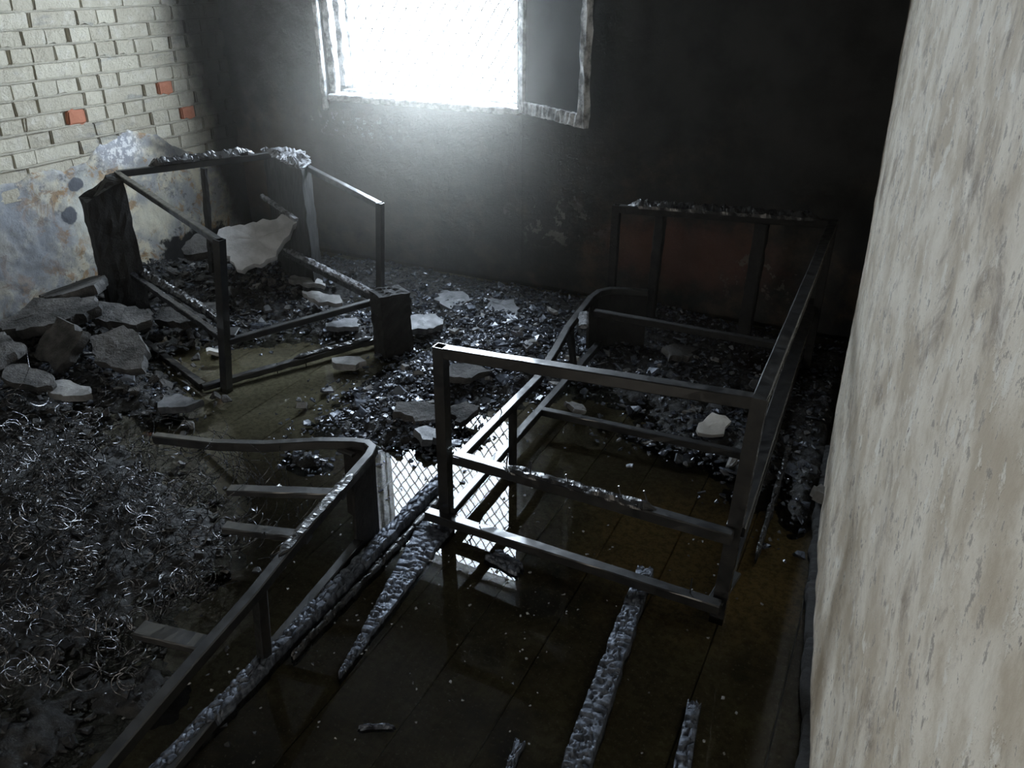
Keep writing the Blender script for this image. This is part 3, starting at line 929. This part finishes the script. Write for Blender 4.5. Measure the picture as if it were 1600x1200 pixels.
# front side: seat-height rail bending to the far rounded corner, and the low rail
front = [(-1.045, 1.745, .285), (-1.047, 2.0, .287), (-1.05, 2.34, .288), (-1.09, 2.6, .288), (-1.13, 2.81, .287), (-1.15, 3.02, .29), (-1.16, 3.15, .295), (-1.15, 3.23, .30), (-1.115, 3.285, .30), (-1.05, 3.31, .30), (-0.95, 3.33, .30)]
front_rail = strip_path('seat_rail', front, 0.03, 0.028, 'steel', sofa)
bar('low_rail', (-1.075, 1.75, 0.09), (-1.105, 3.15, 0.09), 0.03, 0.028, 'steel', sofa, 0.003, 0.001, 20)
bar('upright', (-1.06, 2.16, 0.0), (-1.05, 2.14, 0.285), 0.024, 0.024, 'steel', sofa)
bar('upright', (-1.10, 2.86, 0.0), (-1.13, 2.84, 0.285), 0.024, 0.024, 'steel', sofa)
# bent plate closing the far corner
pl = []
for q in front[6:11]:
    pl += [V(q[0], q[1], .29), V(q[0], q[1], .0)]
mesh_obj('corner_panel', [local(sofa, p) for p in pl], [(2 * i, 2 * i + 1, 2 * i + 3, 2 * i + 2) for i in range(4)], 'char_dry', sofa).modifiers.new('s', 'SOLIDIFY').thickness = 0.012
bar('cross_rail', (-1.08, 2.46, 0.09), (-0.25, 2.49, 0.09), 0.03, 0.028, 'steel', sofa, 0.003, 0.001, 14)
bar('cross_rail', (-1.10, 3.05, 0.28), (-0.25, 3.05, 0.28), 0.03, 0.028, 'char_dry', sofa, 0.003, 0.001, 14)
bar('back_seat_rail', (-0.215, 1.76, 0.30), (-0.265, 3.55, 0.30), 0.05, 0.03, 'steel', sofa, 0.003, 0.001, 14)
bar('back_low_rail', (-0.225, 1.78, 0.06), (-0.27, 3.5, 0.06), 0.03, 0.03, 'steel', sofa, 0.003, 0.001, 14)
# far arm with the remains of its board
hollow_post('post', (FLs.x, FLs.y + .0, 0.0), FLs, T, 'char_dry', sofa)
hollow_post('post', (FRs.x, FRs.y, 0.0), FRs, T, 'char_dry', sofa)
far_arm = bar('arm_rail', FLs + V(.017, 0, -.017), FRs + V(-.017, 0, -.017), T, T, 'char_dry', sofa, 0.003, 0.001, 10)
bar('arm_stud', (-0.96, 3.42, 0.1), (-0.945, 3.42, 0.64), 0.045, 0.03, 'char_dry', sofa, 0.004, 0.003, 14)
bar('arm_stud', (-0.52, 3.44, 0.1), (-0.51, 3.44, 0.65), 0.06, 0.03, 'char_dry', sofa, 0.004, 0.003, 14)

def crust(name, p0, p1, wd, ht, mat, parent, seed, owner=None, taper=True):
    """uneven burnt crust lying along a rail"""
    p0, p1 = local(parent, p0), local(parent, p1)
    d = (p1 - p0)
    L = d.length
    seg = max(12, int(L / .006))
    d.normalize()
    s = d.cross(Vector((0, 0, 1))).normalized()
    u = s.cross(d)
    vs, fs = [], []
    for i in range(seg + 1):
        f = i / seg
        e = min(1.0, min(f, 1 - f) * 12 + 0.15) if taper else 1.0
        for kk, (q, hh_) in enumerate(((-1, 0), (-0.95, .55), (-.4, .95), (.1, 1), (.55, .9), (1, .45), (1, 0))):
            g_ = float(fbm(np.array([L * f * 45.0]), np.array([kk * 1.7]), seed, 3)[0])
            g2 = float(fbm(np.array([L * f * 30.0]), np.array([kk * 2.3 + 9]), seed + 4, 2)[0])
            vs.append(p0 + d * (L * f) + s * (q * wd / 2 * (.65 + .6 * g2) * e) + u * (hh_ * ht * (.35 + 1.2 * g_) * e))
    for i in range(seg):
        for k in range(6):
            fs.append((i * 7 + k, i * 7 + k + 1, (i + 1) * 7 + k + 1, (i + 1) * 7 + k))
        fs.append((i * 7 + 6, i * 7, (i + 1) * 7, (i + 1) * 7 + 6))
    fs.append(tuple(range(7)))
    fs.append(tuple(reversed(range(seg * 7, seg * 7 + 7))))
    return mesh_obj(name, vs, fs, mat, owner or parent)
crust('burnt_batten', (-0.90, 1.755, .302), (-0.42, 1.728, .320), 0.04, 0.014, 'char', sofa, 3, near_rail)
crust('arm_board', FLs + V(.05, 0.0, .0), FRs + V(-.04, -0.02, .0), 0.07, 0.03, 'char', sofa, 4, far_arm)['label'] = 'crumbling charred armrest board'
crust('burnt_batten', (-1.06, 2.82, .30), (-1.125, 2.98, .302), 0.045, 0.012, 'crust', sofa, 8, front_rail)
def nail(p, L_, parent, lean=(0, 0), owner=None):
    a_ = Vector(p)
    b_ = a_ + Vector((lean[0], lean[1], L_))
    v, f = tube_path([local(parent, a_ - (b_ - a_) * .3), local(parent, b_)], 0.0022, 5)
    mesh_obj('nail', v, f, 'steel', owner or parent)
for p, L_, ln in (((-0.88, 1.75, .31), .05, (.006, 0)), ((-0.80, 1.745, .31), .045, (0, .004)), ((-0.68, 1.745, .31), .035, (-.01, 0)), ((-0.52, 1.735, .32), .04, (-.012, 0)), ((-0.44, 1.73, .32), .05, (-.02, 0)), ((-0.30, 1.705, .10), .05, (0, 0)), ((-0.96, 1.73, .10), .03, (.01, 0)), ((-1.046, 2.05, .30), .03, (-.01, 0)), ((-0.99, 1.72, .03), .05, (.02, 0))):
    nail(p, L_, sofa, ln, near_rail if p[2] > .3 and p[1] < 2 else front_rail if p[1] > 2 else low_near)

# ================================================================== ARMCHAIR FRAME
ch = empty('armchair_frame', (-2.75, 2.7, 0))
tag(ch, 'burnt armchair skeleton of thin steel rails with charred corner blocks', 'armchair frame')
cTL, cTB, cTN, cTR = V(-3.42, 2.64, .73), V(-3.03, 3.36, .73), V(-2.33, 2.18, .67), V(-2.06, 2.87, .68)
cBL, cBN, cBR = V(-3.42, 2.46, .02), V(-2.50, 2.11, .03), V(-2.11, 2.83, .04)
R_ = 0.028
bar('arm_rail', cTL, cTN, R_, R_, 'steel', ch, .003, .0006, 12)
c_back = bar('back_rail', cTL, cTB, R_, R_ * 1.2, 'steel', ch, .003, .0006, 12)
bar('arm_rail', cTB, cTR, R_, R_, 'steel', ch, .003, .0006, 12)
hollow_post('post', (-2.425, 2.165, 0.0), cTN + V(0, 0, .012), R_ * 1.25, 'steel', ch)
hollow_post('post', (-2.10, 2.84, 0.0), cTR + V(0, 0, .012), R_, 'steel', ch)
hollow_post('post', (-3.40, 2.50, 0.0), cTL, R_, 'steel', ch)
hollow_post('post', (-3.03, 3.30, 0.0), cTB, R_, 'steel', ch)
bar('seat_rail', (-2.385, 2.185, .235), (-2.075, 2.81, .25), R_, R_, 'steel', ch, .003, .0006, 10)
bar('seat_rail', (-2.39, 2.18, .24), (-3.33, 2.53, .265), R_, R_, 'char', ch, .003, .002, 24)
c_side = bar('seat_rail', (-2.06, 2.82, .245), (-2.93, 3.18, .25), R_, R_ * 1.2, 'char', ch, .003, .002, 24)
c_low = bar('bottom_rail', cBN, cBR, R_ * 1.1, R_, 'steel', ch, .003, .002, 24)
bar('bottom_rail', cBN + V(-.01, .01, 0), cBL, R_ * 1.1, R_, 'steel', ch, .003, .002, 24)
bar('gusset', (-2.39, 2.20, .256), (-2.43, 2.27, .256), 0.05, 0.006, 'steel', ch)
bar('brace', (-2.98, 3.12, .565), (-2.68, 3.02, .50), 0.022, 0.018, 'crust', ch, .003, .003, 24)
crust('burnt_batten', (-3.35, 2.77, .748), (-3.10, 3.235, .748), 0.04, 0.034, 'char', ch, 12, c_back)
crust('burnt_batten', (-2.95, 3.19, .265), (-2.10, 2.84, .262), 0.04, 0.018, 'crust', ch, 13, c_side)
crust('burnt_batten', (-2.31, 2.47, .053), (-2.12, 2.81, .056), 0.03, 0.012, 'char', ch, 14, c_low)
def prism(name, poly, z0, z1s, mat, parent, seed, rough=0.004, nz=16):
    """upright charred block on a plan polygon, ragged sides; z1s = top height at each corner"""
    r = random.Random(seed)
    n = len(poly)
    pts, tops = [], []
    for i in range(n):
        a_, b_ = Vector(poly[i]), Vector(poly[(i + 1) % n])
        m = max(2, int((b_ - a_).length / 0.02))
        for j in range(m):
            pts.append(a_.lerp(b_, j / m))
            tops.append(z1s[i] + (z1s[(i + 1) % n] - z1s[i]) * j / m)
    m = len(pts)
    cen = sum(pts, Vector((0, 0))) / m
    vs, fs = [], []
    for k in range(nz + 1):
        for p, tz in zip(pts, tops):
            q = p + Vector((r.uniform(-1, 1), r.uniform(-1, 1))) * rough
            vs.append(local(parent, (q.x, q.y, z0 + (tz - z0) * k / nz + (r.uniform(-1, 1) * rough if k == nz else 0))))
    for s_ in (0.7, 0.4):
        for p, tz in zip(pts, tops):
            q = cen + (p - cen) * s_
            vs.append(local(parent, (q.x, q.y, tz + r.uniform(-.6, 1) * rough * 2)))
    for k in range(nz + 2):
        for i in range(m):
            i2 = (i + 1) % m
            fs.append((k * m + i, k * m + i2, (k + 1) * m + i2, (k + 1) * m + i))
    fs.append(tuple(range((nz + 2) * m, (nz + 3) * m)))
    fs.append(tuple(reversed(range(m))))
    return mesh_obj(name, vs, fs, mat, parent)
ux, uy = V(-.47, -.88, 0), V(.88, -.42, 0)
def quad(o, a_, b_, c_, d_):
    return [(o + ux * a_ + uy * c_).to_2d(), (o + ux * b_ + uy * c_).to_2d(), (o + ux * b_ + uy * d_).to_2d(), (o + ux * a_ + uy * d_).to_2d()]
prism('charred_block', quad(V(-3.42, 2.60, 0), -.03, .15, -.03, .10), 0.0, [.735, .645, .64, .72], 'char_dry', ch, 21)['label'] = 'tall charred corner block'
back_block = prism('charred_block', [(-3.16, 3.36), (-2.86, 3.19), (-2.69, 3.11), (-2.74, 3.24), (-2.94, 3.41), (-3.08, 3.42)], 0.03, [.735] * 6, 'char_dry', ch, 22)
back_block['label'] = 'charred back corner block'
capo = prism('ash_cap', [(-3.17, 3.36), (-2.86, 3.185), (-2.685, 3.10), (-2.735, 3.245), (-2.94, 3.42), (-3.08, 3.43)], 0.732, [.747] * 6, 'crust', ch, 23, 0.010, 3)
capo.parent = back_block
capo['label'] = 'pale flaky ash crust on the back corner block'
prism('charred_block', quad(V(-2.02, 2.72, 0), -.15, 0.0, -.05, .05), 0.0, [.32, .33, .32, .31], 'char_dry', ch, 24)['label'] = 'short charred block at the front foot'
bar('back_slat', (-3.28, 2.98, 0.15), (-3.25, 3.02, .70), 0.04, 0.02, 'char_dry', ch, .003, .003, 20)
for p, L_ in (((-3.07, 3.29, .75), .03), ((-2.35, 2.4, .0), .05), ((-2.27, 2.5, .0), .05)):
    nail(p, L_, ch, (.004, 0))
crust('burnt_batten', (-3.30, 2.55, .28), (-2.55, 2.36, .20), 0.05, 0.03, 'char', ch, 15)

# ================================================================== BENT BED FRAME AND SPRINGS
bed = empty('bed_frame', (-1.6, 1.1, 0))
tag(bed, 'low bent steel bed frame with a rounded corner under loose springs', 'bed frame')
ZB = 0.315
railp = [(-1.97, 1.445, .285), (-1.86, 1.45, .30), (-1.74, 1.475, .305), (-1.60, 1.535, .305), (-1.45, 1.61, ZB), (-1.355, 1.655, ZB), (-1.31, 1.665, ZB), (-1.28, 1.65, ZB), (-1.265, 1.61, ZB), (-1.255, 1.54, ZB), (-1.235, 1.41, ZB), (-1.20, 1.20, ZB), (-1.165, 1.0, ZB - .005), (-1.14, 0.80, ZB - .01), (-1.10, 0.53, ZB - .015), (-1.06, 0.25, ZB - .02)]
bed_top = strip_path('top_rail', railp, 0.028, 0.03, 'steel', bed)
bar('bottom_rail', (-1.295, 1.63, 0.035), (-1.145, 0.30, 0.035), 0.03, 0.03, 'steel', bed, .003, .0008, 24)
cp = []
prof = [(-1.385, 1.64), (-1.33, 1.662), (-1.295, 1.66), (-1.276, 1.64), (-1.266, 1.60), (-1.258, 1.545), (-1.252, 1.50)]
dp = [0.06, 0.015, 0.015, .015, .03, .06, .10]
for (a_, b_), lo in zip(prof, dp):
    cp += [V(a_, b_, ZB - .012), V(a_ - .004, b_ - .008, lo)]
mesh_obj('corner_panel', [local(bed, p) for p in cp], [(2 * i, 2 * i + 1, 2 * i + 3, 2 * i + 2) for i in range(6)], 'char_dry', bed).modifiers.new('s', 'SOLIDIFY').thickness = 0.008
bar('slat', (-1.245, 1.46, .285), (-1.57, 1.345, .27), 0.035, 0.02, 'steel', bed, .003, .0008, 10)
bar('slat', (-1.21, 1.26, .285), (-1.45, 1.205, .275), 0.035, 0.02, 'steel', bed, .003, .0008, 10)
bar('slat', (-1.15, 0.865, .285), (-1.34, 0.83, .285), 0.045, 0.02, 'steel', bed, .003, .0008, 10)
bar('post', (-1.232, 1.06, 0.0), (-1.185, 1.045, .30), 0.03, 0.03, 'steel', bed)
bar('gusset', (-1.39, 1.625, .30), (-1.33, 1.62, .30), .02, .01, 'steel', bed)
crust('burnt_crust', (-1.245, 1.50, .33), (-1.19, 1.13, .33), 0.03, 0.008, 'char', bed, 31, bed_top)
for i in range(8):
    f = random.random()
    nail((-1.30 + .16 * f * 0 - .035 * f + .05, 1.5 - .5 * f, .33), .014, bed, (0, 0), bed_top)

# spring unit: coils one can pick out, plus the snarl of thin wire between them
mat_ = empty('spring_mattress', (-2.1, 1.1, 0.1))
tag(mat_, 'burnt-out mattress springs spread in a dark tangle over the bed frame', 'mattress')
def coil_mesh(r0, r1, turns, hgt, wr_, seed):
    r = random.Random(seed)
    n = int(turns * 12)
    pts = []
    for i in range(n + 1):
        f = i / n
        a_ = 2 * math.pi * turns * f
        rr = r1 + (r0 - r1) * abs(2 * f - 1)
        pts.append((rr * math.cos(a_) + r.uniform(-.002, .002), rr * math.sin(a_), hgt * (f - .5) + r.uniform(-.002, .002)))
    v, f = tube_path(pts, wr_, 4)
    me = bpy.data.meshes.new('coil_spring')
    me.from_pydata([tuple(q) for q in v], [], f)
    me.polygons.foreach_set('use_smooth', [True] * len(me.polygons))
    me.materials.append(MAT['wire'])
    return me
COILS = [coil_mesh(.036, .022, 3.0, .075, .0018, 1), coil_mesh(.040, .024, 2.5, .05, .0019, 2), coil_mesh(.034, .028, 1.6, .03, .0018, 3), coil_mesh(.030, .018, 3.5, .09, .0013, 4), coil_mesh(.045, .040, 0.8, .012, .0019, 5)]
cnt = 0
while cnt < 290:
    if random.random() < 0.75:
        x_, y_ = random.gauss(-2.1, .42), random.gauss(1.18, .27)
    else:
        x_, y_ = random.gauss(-1.68, .25), random.gauss(.82, .24)
    lim = np.interp(y_, [0.3, 0.8, 1.1, 1.35, 1.5, 1.66], [-1.35, -1.38, -1.42, -1.40, -1.6, -1.95])
    if x_ > lim or x_ < -3.0 or y_ > 1.62 or y_ < 0.38:
        continue
    hz = float(heap_h(np.array([x_]), np.array([y_]))[0])
    o = bpy.data.objects.new('coil_spring', random.choice(COILS))
    COL.objects.link(o)
    o.parent = mat_
    o.location = Vector((x_, y_, max(hz, 0.03) + random.uniform(.05, .20))) - mat_.location
    o.rotation_euler = (random.gauss(0, .7), random.gauss(0, .7), random.uniform(0, 6.3))
    s_ = random.uniform(.8, 1.15)
    o.scale = (s_, s_, s_ * random.uniform(.6, 1.3))
    cnt += 1
vs, fs = [], []
r = random.Random(99)
def arc(cx, cy, cz, R0, ang, ax, seg=9, wr_=.0011):
    pts = []
    m = Matrix.Rotation(ax[2], 3, 'Z') @ Matrix.Rotation(ax[0], 3, 'X') @ Matrix.Rotation(ax[1], 3, 'Y')
    for i in range(seg + 1):
        a_ = ang * i / seg
        pts.append(Vector((cx, cy, cz)) + m @ Vector((R0 * math.cos(a_), R0 * math.sin(a_), R0 * .25 * i / seg)))
    v, f = tube_path(pts, wr_, 3)
    k = len(vs)
    vs.extend([q - mat_.location for q in v])
    fs.extend([tuple(i + k for i in q) for q in f])
for i in range(420):
    x_, y_ = r.gauss(-2.15, .42), r.gauss(1.2, .28)
    lim = np.interp(y_, [0.3, 0.8, 1.1, 1.35, 1.5, 1.66], [-1.40, -1.45, -1.50, -1.45, -1.65, -2.0])
    if x_ > lim or x_ < -3.1 or y_ > 1.64 or y_ < .35:
        continue
    arc(x_, y_, r.uniform(.05, .22), r.choice((.03, .035, .04, .05, .09, .16)), r.uniform(.8, 4.5), (r.gauss(0, .5), r.gauss(0, .5), r.uniform(0, 6.3)))
for i in range(60):      # bundle of longer wires trailing to the rail
    f = i / 60
    arc(-1.75 + r.gauss(0, .12), 1.33 + r.gauss(0, .07), .22 + r.uniform(-.05, .04), r.uniform(.08, .22), r.uniform(.6, 1.6), (r.gauss(0, .2), r.gauss(0, .2), r.uniform(-.6, .9)), 10)
tag(mesh_obj('wire_tangle', vs, fs, 'wire', mat_), kind='stuff')

# ================================================================== CHARRED TIMBER ON THE FLOOR
def char_plank(p0, p1, w0, w1, thick, ztop, label, seed, cell=(.022, .014), crown=0.0, name='charred_plank', mat='char_sheen'):
    """plank whose upper face is broken into alligator-skin blocks by burnt cracks"""
    r = np.random.default_rng(seed)
    p0, p1 = np.array(p0, float), np.array(p1, float)
    d = p1 - p0
    L = np.linalg.norm(d)
    d /= L
    s = np.array([d[1], -d[0]])
    nu, nv = int(L / .004), 26
    U, Vv = np.meshgrid(np.linspace(0, L, nu), np.linspace(-.5, .5, nv), indexing='ij')
    Wd = w0 + (w1 - w0) * U / L
    # cell seeds
    ns = int(L * max(w0, w1) / (cell[0] * cell[1])) + 4
    su, sv = r.uniform(0, L, ns), r.uniform(-.55, .55, ns)
    A = (U.ravel()[:, None] - su[None]) / cell[1]
    B = (Vv * Wd).ravel()[:, None] / cell[0] - (sv * (w0 + w1) / 2)[None] / cell[0]
    dist = np.sqrt(A * A + B * B)
    part = np.partition(dist, 1, axis=1)
    gap = (part[:, 1] - part[:, 0]).reshape(U.shape)
    who = dist.argmin(1).reshape(U.shape)
    lvl = r.uniform(-.0035, .0035, ns)[who]
    crack = np.clip(gap / 0.20, 0, 1)
    h = ztop + (crack ** .5 - 1) * 0.012 + lvl + crown * (1 - (2 * Vv) ** 2) + (fbm(U * 60, Vv * Wd * 60, seed) - .5) * .002
    edge = (fbm(U * 25, Vv * 0 + seed, seed + 3) - .5) * .012
    sx = Vv * Wd + np.sign(Vv) * edge * (np.abs(Vv) * 2) ** 3
    h = np.where(np.abs(Vv) > .49, ztop - thick, h)
    en = np.minimum(U, L - U)
    h = np.where(en < .003, ztop - thick, h)
    U2 = U + (fbm(Vv * 9, Vv * 0, seed + 9) - .5) * .03 * np.where(U > L / 2, 1, -1) * np.clip(1 - en / .05, 0, 1)
    X = p0[0] + d[0] * U2 + s[0] * sx
    Y = p0[1] + d[1] * U2 + s[1] * sx
    o = grid_mesh(name, X, Y, h, mat, smooth=False)
    me = o.data
    n0 = len(me.vertices)
    tag(o, label, 'plank')
    return o
char_plank((-1.235, 1.985), (-1.21, 0.60), .045, .042, .05, .050, 'long charred beam running from the sofa foot beside the bed frame', 3, (.016, .024), .006)
char_plank((-1.185, 1.93), (-1.172, 1.10), .020, .010, .04, .038, 'thin charred strip split off along the long beam', 4, (.02, .03), .003, mat='char')
char_plank((-1.125, 1.74), (-1.025, 1.10), .12, .010, .03, .034, 'tapering plank end deeply cracked by fire at the sofa bottom rail', 5, (.04, .017), .004)
char_plank((-0.455, 1.815), (-0.385, 1.02), .052, .066, .04, .05, 'narrow charred plank with fine cracks passing under the sofa bottom rail', 6, (.024, .013), .003)
char_plank((-0.203, 1.41), (-0.170, 1.12), .034, .038, .03, .038, 'short charred stub of board lying alone near the flaking wall', 7, (.026, .016), .004)
char_plank((-0.90, 1.69), (-0.79, 1.66), .06, .05, .03, .035, 'small cracked charcoal block in the bright reflection', 8, (.02, .016), .003, 'charred_block')
char_plank((-0.535, 1.13), (-0.52, 1.02), .022, .026, .02, .034, 'small charred splinter between the two cracked planks', 9, (.014, .012), .003, 'charred_splinter')
char_plank((-0.885, 1.00), (-0.825, 1.035), .012, .014, .02, .032, 'thin charred splinter floating apart in the open water', 10, (.012, .012), .002, 'charred_splinter')
char_plank((-0.19, 2.75), (-0.175, 2.02), .018, .014, .03, .045, 'pale-edged charred lath lying between sofa and flaking wall', 11, (.02, .02), .002, 'charred_lath', 'char')

# ================================================================== GLARE HAZE
hz = boxes('glare_haze', [(LEFT + 0.06, -0.25, 2.2, BACK - 0.06, 0.15, 2.7)], 'ash')  # added haze volume, mostly standing in for lens glare below the window
hz.data.materials.clear()
t = NT('glare_haze')
t.t.nodes.remove(t.b)
vsn = t.n('ShaderNodeVolumeScatter')
vsn.inputs['Color'].default_value = (1.0, 0.955, 0.86, 1)
vsn.inputs['Anisotropy'].default_value = 0.55
g1 = t.n('ShaderNodeMapping')
cx, cy, cz, rx, ry, rz_ = -2.0, 3.35, 0.88, 0.95, 1.1, 1.05
g1.inputs['Scale'].default_value = (1 / rx, 1 / ry, 1 / rz_)
g1.inputs['Location'].default_value = (-cx / rx, -cy / ry, -cz / rz_)
t.l(t.P(), g1.inputs['Vector'])
ln = t.n('ShaderNodeVectorMath')
ln.operation = 'LENGTH'
t.l(g1.outputs[0], ln.inputs[0])
t.l(t.step(ln.outputs['Value'], 0.0, 1.0, 0.25, 0.010), vsn.inputs['Density'])
t.l(vsn.outputs[0], t.out.inputs['Volume'])
hz.data.materials.append(t.m)
tag(hz, 'added haze volume standing in for glare around the window', 'smoke', kind='stuff')
